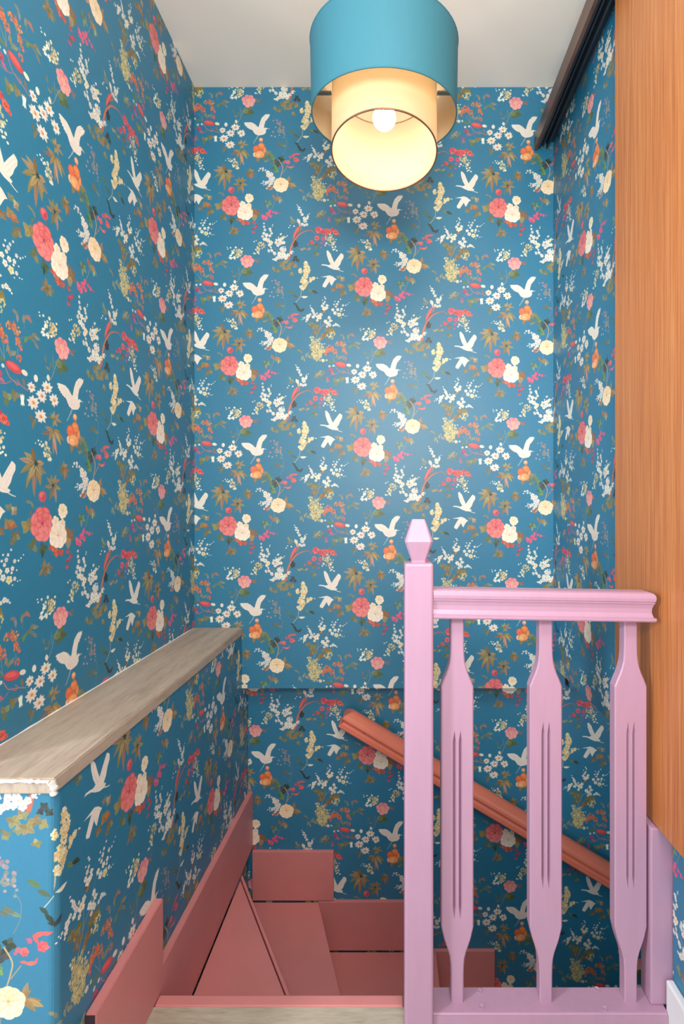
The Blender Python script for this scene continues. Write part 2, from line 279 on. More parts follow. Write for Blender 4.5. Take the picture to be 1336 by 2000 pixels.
    dots(PA, ((225, 105, 26), (240, 60, 18), (180, 20, 16), (270, 15, 20), (380, 30, 16), (130, 40, 12), (300, 185, 16), (370, 100, 16), (205, 75, 14), (120, 10, 10)), (240, 234, 206))
    for x, y, a in ((185, 150, -20), (190, 205, -35), (230, 185, -60), (255, 200, -80), (210, 110, -70), (170, 190, -25)): lf(PA, x, y, 62, a, (242, 236, 216), .5)
    for x, y, r in ((250, 1360, 52), (235, 1320, 36), (270, 1400, 30)): fluff(PA, x, y, r, (240, 222, 166), 14, (.2, .36))
    dots(PA, ((70, 1290, 9), (110, 1260, 12), (130, 1295, 15), (160, 1310, 15), (180, 1295, 18), (222, 1270, 22), (205, 1395, 20), (285, 1425, 22), (260, 1430, 18), (190, 1370, 14), (150, 1265, 10)), (242, 236, 206))
    for x, y, r in ((1165, 1160, 34), (1210, 1140, 34), (1230, 1205, 46), (1215, 1255, 30), (1190, 1190, 30)): fluff(PD, x, y, r, (242, 224, 170), 14, (.2, .36))
    dots(PD, ((1150, 1240, 17), (1130, 1270, 12), (1280, 1290, 15), (1250, 1335, 13), (1300, 1345, 13), (1240, 1300, 15), (1270, 1325, 12), (1200, 1105, 18), (1255, 1250, 16), (1290, 1185, 9)), (242, 234, 206))
    for x, y, r in ((190, 1275, 56), (250, 1275, 26), (160, 1330, 36)): fluff(PD, x, y, r, (240, 214, 150), 18, (.18, .32))
    dots(PD, ((100, 1215, 11), (130, 1200, 9), (155, 1370, 18), (100, 1385, 14), (170, 1392, 11), (125, 1330, 12), (145, 1300, 10), (120, 1390, 10), (200, 1235, 12)), (232, 230, 206))
    for x, y, r in ((870, 1440, 44), (940, 1425, 40), (890, 1485, 36)): fluff(PB, x, y, r, (240, 222, 150), 14, (.2, .36))
    # ---- white blossom sprays
    dots(PA, ((840, 65, 22), (890, 60, 24), (940, 110, 27), (1070, 45, 42), (1130, 40, 22), (1030, 120, 38), (1090, 130, 44), (1145, 180, 38), (1180, 140, 27), (1010, 190, 38), (965, 225, 32), (918, 220, 16), (1235, 95, 22), (1255, 75, 12)), WH)
    dots(PB, ((785, 825, 13), (800, 850, 14), (750, 875, 10), (790, 900, 16), (770, 930, 22), (745, 970, 24), (825, 960, 22), (820, 1000, 27), (850, 965, 8)), WH); dots(PB, ((780, 1012, 38),), (246, 232, 200))
    dots(PB, ((550, 965, 11), (560, 1000, 12), (580, 1020, 13), (590, 1047, 26), (605, 1080, 22), (550, 1110, 22), (515, 1140, 36), (455, 1160, 15), (425, 1160, 8), (410, 1195, 8), (440, 1182, 10), (500, 1190, 27), (485, 1226, 13), (600, 1150, 27), (620, 1110, 24), (660, 1090, 16), (725, 1110, 30), (665, 1205, 24), (715, 1165, 24), (575, 1010, 12), (640, 1130, 20)), WH); dots(PB, ((690, 1150, 42),), (246, 230, 204))
    dots(PB, ((1045, 860, 13), (1010, 900, 16), (955, 895, 12), (990, 940, 22), (940, 945, 15), (970, 980, 19), (920, 1032, 27), (955, 1085, 32), (1000, 1030, 27), (1085, 1110, 20), (1060, 1020, 22), (1085, 960, 20), (1130, 960, 12), (1190, 915, 9), (1160, 940, 9), (1110, 1040, 10), (1150, 1132, 8), (1120, 1135, 9), (1050, 1055, 14), (1060, 1160, 9)), WH); dots(PB, ((1022, 1112, 38),), (244, 226, 180))
    dots(PB, ((860, 1160, 27), (880, 1210, 27), (800, 1222, 33), (840, 1252, 33), (870, 1282, 27), (825, 1305, 22), (905, 1210, 13), (930, 1290, 19), (970, 1272, 27), (1005, 1285, 18), (1030, 1305, 12)), WH)
    dots(PD, ((190, 155, 15), (228, 150, 17), (228, 180, 15), (265, 178, 15), (170, 185, 11), (300, 212, 32), (350, 238, 32), (300, 252, 28), (330, 278, 28), (380, 292, 28), (340, 322, 30), (300, 352, 26), (350, 368, 26), (270, 376, 18), (236, 340, 13), (230, 365, 11), (205, 370, 9), (242, 392, 10), (375, 330, 25), (330, 395, 22), (265, 350, 14)), WH)
    for i in range(14): dot(PD, 320+prng.normal(0, 30), 428+prng.normal(0, 16), 15, ((206, 150, 120), (150, 110, 110), (232, 200, 170))[i % 3])
    dots(PD, ((243, 950, 14), (245, 1000, 18), (258, 1045, 22), (330, 1030, 21), (340, 1060, 18), (370, 970, 9), (365, 990, 8), (240, 1095, 23), (280, 1120, 29), (222, 1140, 21), (328, 1130, 23), (355, 1095, 19), (250, 1180, 26), (300, 1195, 34), (325, 1262, 26), (345, 1300, 15), (315, 1355, 18), (360, 1350, 20), (400, 1390, 26), (275, 1165, 18)), WH); dots(PD, ((345, 1230, 32),), CR)
    dots(PD, ((485, 1110, 15), (495, 1100, 10), (455, 1150, 10), (580, 1130, 10), (560, 1150, 10), (425, 1190, 18), (470, 1192, 31), (420, 1230, 26), (480, 1232, 36), (530, 1230, 26), (445, 1270, 23), (520, 1290, 12), (550, 1290, 10), (500, 1330, 31), (550, 1340, 22), (520, 1372, 26), (465, 1400, 29), (530, 1410, 36), (500, 1445, 28), (560, 1450, 31), (600, 1412, 23), (630, 1382, 15), (670, 1365, 9), (650, 1390, 10), (430, 1455, 26), (380, 1475, 12)), WH); dots(PD, ((530, 1150, 20), (505, 1172, 26)), (232, 226, 180))
    dots(PD, ((725, 682, 10), (740, 710, 13), (762, 720, 12), (750, 746, 18), (780, 755, 15), (775, 786, 19), (798, 822, 23), (905, 810, 8), (880, 825, 9), (880, 850, 18), (830, 877, 26), (870, 877, 21), (840, 912, 31), (865, 967, 23), (830, 977, 21), (800, 962, 23), (680, 990, 13), (625, 980, 9), (605, 1010, 11)), WH); lf(PD, 748, 920, 85, 60, WH, .5)
    dots(PE, ((630, 1145, 22), (700, 1135, 20)), (214, 230, 224))
    # ---- coral and pink blossoms
    for x, y, r in ((300, 1200, 42), (165, 1240, 34)): bloom(PB, x, y, r, (230, 96, 104), (200, 60, 70))
    for x, y, a, L in ((275, 1110, -20, 110), (330, 1102, -5, 90), (250, 1150, 60, 90), (200, 1160, 40, 60), (165, 1320, 10, 70), (220, 1320, -10, 90), (255, 1300, -60, 50), (330, 1200, 20, 60)): lf(PB, x, y, L, a, (222, 96, 100), .36)
    dots(PB, ((205, 1160, 22), (120, 1225, 22), (100, 1250, 16)), (190, 100, 128))
    for x, y, r in ((335, 770, 24), (295, 820, 32), (340, 842, 26), (240, 865, 33), (272, 882, 28), (380, 787, 18), (420, 800, 20), (318, 800, 18), (220, 835, 18)): bloom(PD, x, y, r, (216, 88, 128), (190, 60, 92))
    lf(PD, 462, 800, 70, 5, (150, 96, 120), .3)
    for x, y, r, c in ((1035, 1045, 52, (222, 86, 98)), (1115, 1070, 44, (210, 72, 84)), (1010, 1165, 38, (224, 84, 100)), (940, 1225, 31, (222, 80, 84)), (1100, 1170, 30, (204, 84, 108)), (880, 1255, 16, (196, 90, 120)), (1190, 1070, 38, (226, 98, 88)), (1235, 1040, 28, (206, 74, 88)), (1280, 1080, 40, (224, 92, 78)), (1320, 1105, 22, (214, 90, 90)), (1155, 1050, 28, (216, 80, 80)), (1150, 1115, 26, (214, 84, 96))): bloom(PD, x, y, r, c)
    dots(PD, ((1080, 1235, 19), (1075, 1300, 15), (1125, 1215, 14)), (204, 84, 150))
    bloom(PE, 650, 1215, 42, (170, 76, 112), (140, 50, 80)); lf(PE, 690, 1270, 90, 25, (186, 84, 120), .4); bloom(PE, 600, 1360, 28, (176, 90, 120), (150, 60, 90))
    # ---- orange umbels
    for x, y, r in ((600, 850, 46), (645, 825, 52), (690, 850, 46), (720, 885, 46), (570, 900, 40), (565, 945, 24), (640, 862, 36), (770, 755, 36), (820, 745, 44), (860, 765, 46), (890, 875, 44), (915, 905, 30), (880, 850, 30), (895, 1010, 34)): fluff(PE, x, y, r, ((232, 128, 84), (226, 112, 84), (238, 154, 96))[int(x) % 3], 20, (.2, .36), .78)
    dots(PE, ((740, 905, 14), (925, 925, 14), (565, 945, 14)), (222, 100, 130))
    # ---- red pod with a pale tip
    X, Y = PE(830, 1115); ell(X, Y, 11.2, 5.1, (208, 72, 78), .2); ell(X-1, Y-1.2, 8., 2.6, (226, 98, 98), .2); X, Y = PE(968, 1128); ell(X, Y, 4.6, 2.9, (226, 224, 206), .2)
    # ---- orange bloom
    lf(PA, 630, 1270, 110, 95, (150, 104, 60), .5); blob(PA, 720, 1230, 45, 40, (140, 118, 70), 4)
    for x, y, rx, ry, c in ((735, 1110, 42, 66, (236, 150, 96)), (690, 1050, 62, 68, (234, 134, 70)), (605, 1095, 60, 66, (228, 110, 66)), (585, 1190, 40, 44, (244, 196, 160)), (690, 1130, 34, 44, (196, 110, 60)), (665, 1185, 88, 66, (240, 156, 96)), (640, 1205, 56, 44, (246, 178, 120))):
        X, Y = PA(x, y); ell(X, Y, rx*PA.s, ry*PA.s, tuple(np.array(c)*.82)); ell(X-.3, Y-.4, rx*PA.s*.88, ry*PA.s*.86, c); ell(X-.8, Y-ry*PA.s*.4, rx*PA.s*.5, ry*PA.s*.25, tuple(np.minimum(np.array(c)*1.1+10, 255)), 0, .7)
    X, Y = PA(685, 930); ell(X, Y, 3.9, 4., (236, 160, 110)); ell(X, Y-1, 2.4, 1.8, (246, 196, 150)); curve(PA, ((690, 960), (698, 1000)), 2.2, (210, 120, 84))
    # ---- daisies
    for x, y, r, c in ((15, 765, 66, (220, 150, 130)), (160, 815, 84, (216, 160, 140)), (240, 715, 84, (230, 176, 92)), (345, 820, 84, (232, 170, 96)), (40, 905, 90, (228, 176, 110)), (145, 1020, 90, (226, 170, 140))): daisy(PA, x, y, r, c)
    X, Y = PA(75, 665); ell(X, Y, 3.2, 4., WH); lf(PA, 255, 615, 70, 80, (240, 226, 206), .7)
    for a in (60, 85, 110): lf(PE, 940, 1390, 120, a, WH, .3)
    # ---- roses
    X, Y = PC(880, 555); ell(X, Y, 6.3, 6.3, (206, 82, 92)); ell(X-1, Y-1.6, 4., 3.2, (226, 112, 116)); ell(X+2, Y+1, 2.4, 3.6, (190, 66, 80), .4); curve(PC, ((900, 610), (918, 670)), 1.2, (150, 90, 84))
    peony(PC, 880, 830, 156, 176, (218, 94, 98), (240, 142, 136), (160, 48, 62), ((1., 8), (.78, 7), (.56, 6), (.36, 5), (.18, 3)))
    peony(PC, 1190, 700, 76, 80, (240, 222, 186), (250, 240, 216), (206, 168, 112), ((1., 8), (.6, 6)))
    peony(PC, 1080, 815, 60, 66, (242, 226, 196), (250, 240, 220), (214, 184, 140), ((1., 6), (.6, 4))); peony(PC, 1185, 835, 52, 54, (240, 220, 190), (250, 238, 218), (206, 170, 130), ((1., 6), (.6, 4)))
    peony(PC, 1120, 955, 142, 124, (242, 224, 198), (252, 242, 226), (216, 176, 140), ((1., 9), (.74, 8), (.5, 6), (.3, 4)))
    peony(PD, 490, 388, 114, 104, (240, 212, 166), (250, 232, 200), (206, 154, 100), ((1., 10), (.76, 8), (.52, 6), (.3, 4)))
    peony(PA, 465, 255, 116, 108, (226, 128, 138), (244, 176, 172), (192, 84, 100), ((1., 7), (.72, 7), (.46, 5))); X, Y = PA(465, 245); ell(X, Y, 4., 3.6, (238, 190, 150), 0, .8)
    # ---- cranes
    BW, BS = (234, 229, 217), (222, 206, 192)
    lw = F(PA, ((385, 640), (412, 626), (520, 626), (578, 655), (628, 702), (665, 722), (640, 780), (560, 790), (520, 752), (500, 754), (492, 740), (470, 742), (466, 722), (444, 724), (442, 702), (420, 702), (424, 684), (398, 680), (408, 662))); poly(lw, BW)
    rw = F(PA, ((600, 760), (645, 705), (668, 620), (698, 548), (745, 500), (782, 478), (776, 496), (812, 474), (806, 494), (845, 484), (830, 512), (838, 520), (812, 540), (818, 552), (788, 572), (792, 584), (765, 602), (742, 680), (738, 760), (680, 790))); poly(rw, BW)
    poly(F(PA, ((560, 760), (625, 705), (690, 735), (728, 752), (740, 732), (764, 717), (790, 724), (794, 742), (772, 756), (774, 800), (742, 836), (700, 848), (640, 857), (582, 832), (548, 785))), (236, 226, 215))
    for P in (((560, 650), (600, 690), (640, 720)), ((500, 650), (540, 690), (580, 730)), ((450, 650), (490, 690), (540, 740)), ((760, 510), (710, 590), (680, 690)), ((800, 500), (750, 560), (710, 690)), ((600, 800), (660, 830), (720, 810)), ((580, 770), (640, 800), (700, 790))): curve(PA, P, .5, BS, .9)
    poly(F(PA, ((788, 726), (848, 737), (790, 746))), (176, 196, 200)); curve(PA, ((628, 858), (592, 930), (552, 992)), .9, (176, 196, 200)); curve(PA, ((640, 858), (610, 920)), .6, (176, 190, 190)); curve(PA, ((552, 992), (566, 965)), .5, (176, 190, 190))
    poly(F(PB, ((725, 306), (748, 288), (800, 292), (850, 302), (884, 290), (850, 230), (822, 140), (815, 72), (838, 60), (882, 112), (908, 182), (942, 258), (990, 188), (1052, 106), (1078, 120), (1096, 138), (1094, 182), (1062, 232), (1040, 292), (1004, 340), (1038, 354), (1030, 370), (1000, 382), (940, 376), (880, 352), (820, 318), (770, 308))), BW)
    for P in (((840, 90), (870, 180), (900, 270)), ((830, 120), (880, 230), (920, 290)), ((1060, 140), (1000, 220), (950, 290)), ((1080, 170), (1020, 250), (970, 320)), ((900, 320), (950, 345), (1000, 355))): curve(PB, P, .5, BS, .9)
    curve(PB, ((1005, 376), (1050, 396), (1096, 408)), 1.4, (226, 220, 200), 1, .9); poly(F(PB, ((720, 308), (750, 296), (752, 306))), (190, 206, 206))
    poly(F(PB, ((718, 497), (800, 482), (868, 468), (922, 490), (982, 537), (952, 552), (932, 582), (900, 642), (880, 610), (864, 572), (832, 622), (796, 672), (754, 656), (750, 630), (798, 545), (826, 502), (780, 500))), BW)
    for P in (((850, 490), (820, 560), (780, 640)), ((880, 490), (850, 560), (810, 640)), ((930, 510), (905, 570), (895, 620)), ((860, 480), (910, 510), (960, 538))): curve(PB, P, .5, BS, .9)
    # ---- light brush texture over the printed ground
    g = prng.normal(0, 1, (NY//8, NX//8)).astype(np.float32); g = np.kron(g, np.ones((8, 8), np.float32)); g = np.pad(g, ((0, NY-g.shape[0]), (0, NX-g.shape[1])), mode='wrap')
    for ax in (0, 1):
        for s in (1, 2, 4): g = (g+np.roll(g, s, ax)+np.roll(g, -s, ax))/3
    img += g[..., None]*.012*img
    return np.clip(img, 0, 1)
paper_px = paint_paper()
PAPER = bpy.data.images.new('wallpaper_print', NX, NY, alpha=False)
_buf = np.ones((NY, NX, 4), np.float32); _buf[..., :3] = paper_px[::-1]
PAPER.pixels.foreach_set(_buf.ravel()); PAPER.update(); PAPER.pack()
def wallpaper_material():
    m = mat('floral_wallpaper', (40, 110, 150), .48, .85, .0, 60); nt = m.node_tree; n = nt.nodes; b = n['Principled BSDF']
    uv = n.new('ShaderNodeUVMap'); uv.uv_map = 'UVMap'
    t = n.new('ShaderNodeTexImage'); t.image = PAPER; t.interpolation = 'Cubic'; t.extension = 'REPEAT'
    nt.links.new(uv.outputs[0], t.inputs['Vector']); nt.links.new(t.outputs['Color'], b.inputs['Base Color'])
    nz = n.new('ShaderNodeTexNoise'); nz.inputs['Scale'].default_value = 9; tc = n.new('ShaderNodeTexCoord'); nt.links.new(tc.outputs['Object'], nz.inputs['Vector'])
    bp = n.new('ShaderNodeBump'); bp.inputs['Strength'].default_value = .25; bp.inputs['Distance'].default_value = .004
    nt.links.new(nz.outputs['Fac'], bp.inputs['Height']); nt.links.new(bp.outputs[0], b.inputs['Normal'])
    return m
M_PAPER = wallpaper_material()

# ---------------------------------------------------------------- mesh helpers
def obj(name, bm, m, parent=None, smooth=False, **props):
    bmesh.ops.recalc_face_normals(bm, faces=bm.faces)
    me = bpy.data.meshes.new(name); bm.to_mesh(me); bm.free(); me.materials.append(m)
    for p in me.polygons: p.use_smooth = smooth
    o = bpy.data.objects.new(name, me); COL.objects.link(o)
    if parent: o.parent = parent; o.matrix_parent_inverse = Matrix.Translation(-parent.location)
    for k, v in props.items(): o[k] = v
    return o
def thing(name, label, cat, loc, group=None):
    o = bpy.data.objects.new(name, None); COL.objects.link(o); o.location = loc; o.empty_display_size = .05
    o['label'] = label; o['category'] = cat
    if group: o['group'] = group
    return o
def box(bm, x0, x1, y0, y1, z0, z1):
    vs = [bm.verts.new((x, y, z)) for x in (x0, x1) for y in (y0, y1) for z in (z0, z1)]
    for f in ((0, 1, 3, 2), (4, 6, 7, 5), (0, 4, 5, 1), (2, 3, 7, 6), (0, 2, 6, 4), (1, 5, 7, 3)): bm.faces.new([vs[i] for i in f])
    return vs
def boxes(*L, bev=0, seg=2):
    bm = bmesh.new()
    for b in L: box(bm, *b)
    if bev: bmesh.ops.bevel(bm, geom=list(bm.edges), offset=bev, segments=seg, affect='EDGES', profile=.5)
    return bm
def prism(pts, z0, z1, bev=0, seg=2):
    bm = bmesh.new(); lo = [bm.verts.new((x, y, z0)) for x, y in pts]; hi = [bm.verts.new((x, y, z1)) for x, y in pts]; n = len(pts)
    bm.faces.new(lo[::-1]); bm.faces.new(hi)
    for i in range(n): bm.faces.new((lo[i], lo[(i+1) % n], hi[(i+1) % n], hi[i]))
    if bev: bmesh.ops.bevel(bm, geom=list(bm.edges), offset=bev, segments=seg, affect='EDGES', profile=.5)
    return bm
def rings(loops, cap=True):                       # stacked closed loops of equal length
    bm = bmesh.new(); R = [[bm.verts.new(p) for p in L] for L in loops]; n = len(R[0])
    for a, b in zip(R, R[1:]):
        for i in range(n): bm.faces.new((a[i], a[(i+1) % n], b[(i+1) % n], b[i]))
    if cap: bm.faces.new(R[0][::-1]); bm.faces.new(R[-1])
    return bm
def tube(p, q, r, n=10):
    p, q = Vector(p), Vector(q); d = (q-p).normalized(); u = d.orthogonal().normalized(); v = d.cross(u)
    return rings([[c+u*r*math.cos(i*2*math.pi/n)+v*r*math.sin(i*2*math.pi/n) for i in range(n)] for c in (p, q)])

# ---------------------------------------------------------------- setting
TW, TH, TILT = 1.06, .6354, .0085                # two widths of paper, one vertical repeat
def paper_uv(o, xf=None, xs=None):
    """u runs along the wall, v up it; xf = (X0, Z0) of a red rose on faces towards -Y, xs = (Y0, Z0) on side faces"""
    me = o.data; uv = me.uv_layers.new(name='UVMap')
    for p in me.polygons:
        n = p.normal
        for li in p.loop_indices:
            c = me.vertices[me.loops[li].vertex_index].co
            if abs(n.y) > max(abs(n.x), abs(n.z)): a, z = (c.x-xf[0])*(-1 if n.y > 0 else 1), c.z-xf[1]
            elif abs(n.x) > abs(n.z): a, z = (c.y-xs[0])*(1 if n.x > 0 else -1), c.z-xs[1]
            else: a, z = c.x-xf[0], c.y
            uv.data[li].uv = ((a-TILT*z)/TW, (z+TILT*a)/TH)
def wall(name, bm, xf, xs): o = obj(name, bm, M_PAPER, None, False, kind='structure'); paper_uv(o, xf, xs); return o
XL, XR, YB, YL, ZC, YN = -.78, .643, 2.03, 2.12, 2.87, -.5
FB, FL = (-.1076, 1.4436), (1.155, 1.80)
wall('wall_left', boxes((XL-.12, XL, .905, YB+.11, -1.6, ZC+.1)), FB, FL)
wall('wall_back', boxes((XL, .690, YB, YB+.10, .487, ZC+.1), (.708, .86, YB, YB+.10, .487, ZC+.1)), FB, FL)
wall('wall_lower', boxes((-.9, 1.75, YL, YL+.12, -1.6, .60)), (-.0933, .178), FL)
wall('wall_right', boxes((XR, XR+.14, YN, YB, .575, ZC+.1)), FB, (1.715, 2.09))
wall('wall_end', boxes((1.62, 1.75, 1.1, YL, -1.6, .6)), FB, (1.715, 2.09))
wall('wall_under', boxes((-.592, 1.62, 1.10, 1.228, -1.6, -.03)), FB, (1.715, 2.09))
wall('wall_near', boxes((.655, .783, YN, 1.19, 0, .575)), FB, (1.33, .40))
wall('wall_front', boxes((-2.4, XL-.12, .905, 1.02, 0, ZC+.1)), (-.869, .2446), FL)
obj('ceiling', boxes((-2.4, XR+.14, YN, YB+.1, ZC, ZC+.1)), M_CEIL, kind='structure')
obj('floor', boxes((-.592, .655, YN, 1.232, -.03, 0), (-2.4, -.592, YN, .905, -.03, 0)), M_FLOOR, kind='structure')
obj('ceiling.001', boxes((XR+.14, 1.75, 1.1, YL, .575, .62)), M_CEIL, kind='structure')      # soffit over the lower flight
obj('floor.001', boxes((-.9, 1.75, 1.1, YL+.1, -1.6, -1.5)), M_FLOOR, kind='structure')
obj('baseboard_right', boxes((.637, .655, YN, 1.188, 0, .108), bev=.004), M_WHITE, kind='structure')
# half wall with a soft front corner
bm = boxes((XL, -.592, .905, YL, -1.6, .70))
e = [e for e in bm.edges if all(abs(v.co.x+.592) < 1e-4 and abs(v.co.y-.905) < 1e-4 for v in e.verts)]
bmesh.ops.bevel(bm, geom=e, offset=.014, segments=5, affect='EDGES', profile=.5)
o = wall('wall_half', bm, (-.869, .2446), (1.163, .558))

# ---------------------------------------------------------------- ledge on the half wall
T = thing('ledge', 'long pale beige wood-grain ledge capping the wallpapered half wall on the left', 'ledge', (-.68, .90, .70))
bm = bmesh.new(); vs = box(bm, XL, -.588, .895, YB, .700, .728); vs[-1].co.x = vs[-2].co.x = vs[-3].co.x = vs[-4].co.x = -.588
bmesh.ops.bevel(bm, geom=list(bm.edges), offset=.0025, segments=2, affect='EDGES')
obj('board', bm, M_LEDGE, T)
def bead(pts, r, seed):
    rnd = random.Random(seed); loops = []; N = 8; P = []
    for a, b in zip(pts, pts[1:]):
        for k in range(14): P.append(Vector(a).lerp(Vector(b), k/14))
    P.append(Vector(pts[-1]))
    for i, p in enumerate(P):
        d = (P[min(i+1, len(P)-1)]-P[max(i-1, 0)]).normalized(); u = d.cross(Vector((0, 0, 1))); u = u.normalized() if u.length > .01 else Vector((1, 0, 0)); v = d.cross(u)
        q = r*rnd.uniform(.55, 1.2); loops.append([p+u*q*math.cos(k*2*math.pi/N)+v*q*math.sin(k*2*math.pi/N) for k in range(N)])
    return rings(loops)
obj('sealant_bead', bead([(XL, .894, .722), (-.640, .894, .724), (-.598, .894, .722)], .0035, 1), M_CAULK, T, True, label='white sealant along the front edge of the ledge')
obj('sealant_bead', bead([(-.594, .895, .722), (-.590, .897, .712), (-.592, .898, .697)], .006, 2), M_CAULK, T, True, label='thick white sealant at the front corner of the ledge')
obj('sealant_bead', bead([(XL+.001, .9, .728), (XL+.001, 1.3, .728), (XL+.001, YB-.01, .728)], .0022, 3), M_CAULK, T, True, label='thin white sealant between the ledge and the wall')

# ---------------------------------------------------------------- staircase
T = thing('staircase', 'dusty pink painted winder staircase turning down to the right', 'staircase', (-.1, 1.6, -1.5))
obj('nosing', boxes((-.571, .030, 1.232, 1.262, -.028, .002), bev=.004), M_ROSE, T)
treads = (
 (-.200, [(-.569, 1.250), (-.178, 1.250), (-.193, 1.275), (-.304, 1.467), (-.569, 1.931)]),
 (-.415, [(-.225, 1.240), (-.022, 1.240), (-.167, 1.691), (-.298, 2.100), (-.569, 2.100), (-.569, 1.92)]),
 (-.620, [(-.075, 1.240), (.185, 1.240), (.185, 2.101), (-.345, 2.101)]),
 (-.830, [(.145, 1.240), (.445, 1.240), (.445, 2.101), (.145, 2.101)]),
 (-1.040, [(.405, 1.240), (.705, 1.240), (.705, 2.101), (.405, 2.101)]),
 (-1.250, [(.665, 1.240), (.965, 1.240), (.965, 2.101), (.665, 2.101)]))
for z, pts in treads: obj('tread', prism(pts, z-.03, z, .003), M_ROSE, T)
obj('nosing', prism([(-.175, 1.250), (-.162, 1.250), (-.289, 1.466), (-.569, 1.956), (-.569, 1.937)], -.232, -.198, .002), M_ROSE, T)
def riser(x0, y0, x1, y1, z0, z1):
    d = Vector((x1-x0, y1-y0)).normalized(); n = Vector((d.y, -d.x))*.015
    return prism([(x0, y0), (x1, y1), (x1-abs(n.x), y1-n.y), (x0-abs(n.x), y0-n.y)], z0, z1)
obj('riser', boxes((-.5912, .03, 1.230, 1.246, -.200, -.028)), M_ROSE, T)
for a in ((-.19, 1.262, -.574, 1.925, -.415, -.230), (-.045, 1.245, -.318, 2.100, -.620, -.445), (.165, 1.245, .165, 2.100, -.830, -.650), (.425, 1.245, .425, 2.1, -1.04, -.86), (.685, 1.245, .685, 2.1, -1.25, -1.07), (.945, 1.245, .945, 2.1, -1.5, -1.28)):
    obj('riser', riser(*a), M_ROSE, T)
def side_board(y0, y1, za, zb, zl, x=-.5914, t=.0194):
    bm = bmesh.new(); vs = box(bm, x, x+t, y0, y1, zl, za)
    for v in vs:
        if v.co.y > (y0+y1)/2 and v.co.z > (za+zl)/2: v.co.z = zb
    bmesh.ops.bevel(bm, geom=list(bm.edges), offset=.002, segments=2, affect='EDGES'); return bm
obj('skirting_board', side_board(.99, 1.283, .222, .224, .0, -.5914, .0204), M_ROSE, T)
obj('board_end', boxes((-.5910, -.5725, .9885, .9899, .002, .220)), M_DARK, T, label='dark end of the skirting board')  # thin dark plate over the near end of the board
obj('skirting_board', side_board(1.262, 2.118, .058, .030, -.199), M_ROSE, T)
for x0, x1, z0, z1 in ((-.571, -.237, -.413, -.211), (-.300, .170, -.618, -.417), (.150, .426, -.828, -.620), (.410, .690, -1.038, -.83), (.67, .95, -1.248, -1.04)):
    obj('skirting_board', boxes((x0, x1, 2.104, 2.1195, z0, z1), bev=.0018), M_ROSE, T)

# ---------------------------------------------------------------- moulded rail sections
PROFILE = ((0, .006), (.0, .002), (.003, 0), (.0085, 0), (.0095, .0045), (.012, .0050), (.020, .0075), (.030, .0070), (.038, .0045), (.043, .0015), (.0445, .0035), (.047, .0010), (.054, 0), (.060, .0012), (.064, .004), (.0665, .009), (.0675, .016))
RAIL2 = ((0, .014), (0, .005), (.004, .001), (.011, .001), (.013, .008), (.021, .011), (.028, .006), (.030, .001), (.034, 0), (.040, .0015), (.047, .006), (.054, .0125), (.060, .020), (.0635, .028))
def moulded_rail(x0, x1, y0, y1, z0, slope, inset_left=False, inset_right=True, prof=PROFILE):
    L = []
    for dz, i in prof:
        a, b = x0+(i if inset_left else 0), x1-(i if inset_right else 0)
        L.append([Vector((x, y, z0+dz+slope*(x-x0))) for x, y in ((a, y0+i), (b, y0+i), (b, y1-i), (a, y1-i))])
    return rings(L)

# ---------------------------------------------------------------- balustrade at the head of the stairs
T = thing('balustrade', 'lilac pink painted wooden balustrade with newel post at the stair head', 'balustrade', (.36, 1.21, 0))
bm = boxes((.0305, .0965, 1.165, 1.231, 0, 1.075)); 
bmesh.ops.bevel(bm, geom=[e for e in bm.edges], offset=.006, segments=3, affect='EDGES', profile=.5)
newel = obj('newel_post', bm, M_LILAC, T)
def sq(h, z, cx=.0635, cy=1.198, c=.16):
    k = h*(1-c); return [Vector((cx+a, cy+b, z)) for a, b in ((-k, -h), (k, -h), (h, -k), (h, k), (k, h), (-k, h), (-h, k), (-h, -k))]
obj('finial', rings([sq(.0168, 1.072), sq(.0168, 1.080), sq(.0312, 1.1215), sq(.0318, 1.124), sq(.0312, 1.1265), sq(.0160, 1.172), sq(.0142, 1.175)]), M_LILAC, newel)
RZ = .944
obj('handrail', moulded_rail(.0965, .606, 1.168, 1.230, RZ+.004, -.0165), M_LILAC, T)
bm = boxes((.0965, .636, 1.175, 1.245, 0, .040)); bmesh.ops.bevel(bm, geom=[e for e in bm.edges if e.calc_length() > .2], offset=.005, segments=3, affect='EDGES')
base = obj('base_rail', bm, M_LILAC, T)
for x, y in ((.212, 1.231), (.210, 1.192), (.496, 1.235), (.494, 1.187)):
    L = [[Vector((x+r*math.cos(k*math.pi/9), y+r*math.sin(k*math.pi/9), z)) for k in range(18)] for r, z in ((.0072, .0395), (.0070, .0412), (.0058, .0414), (.0050, .0404), (.0022, .0400), (.0018, .0392))]
    obj('screw_cap', rings(L), M_LILAC, base)
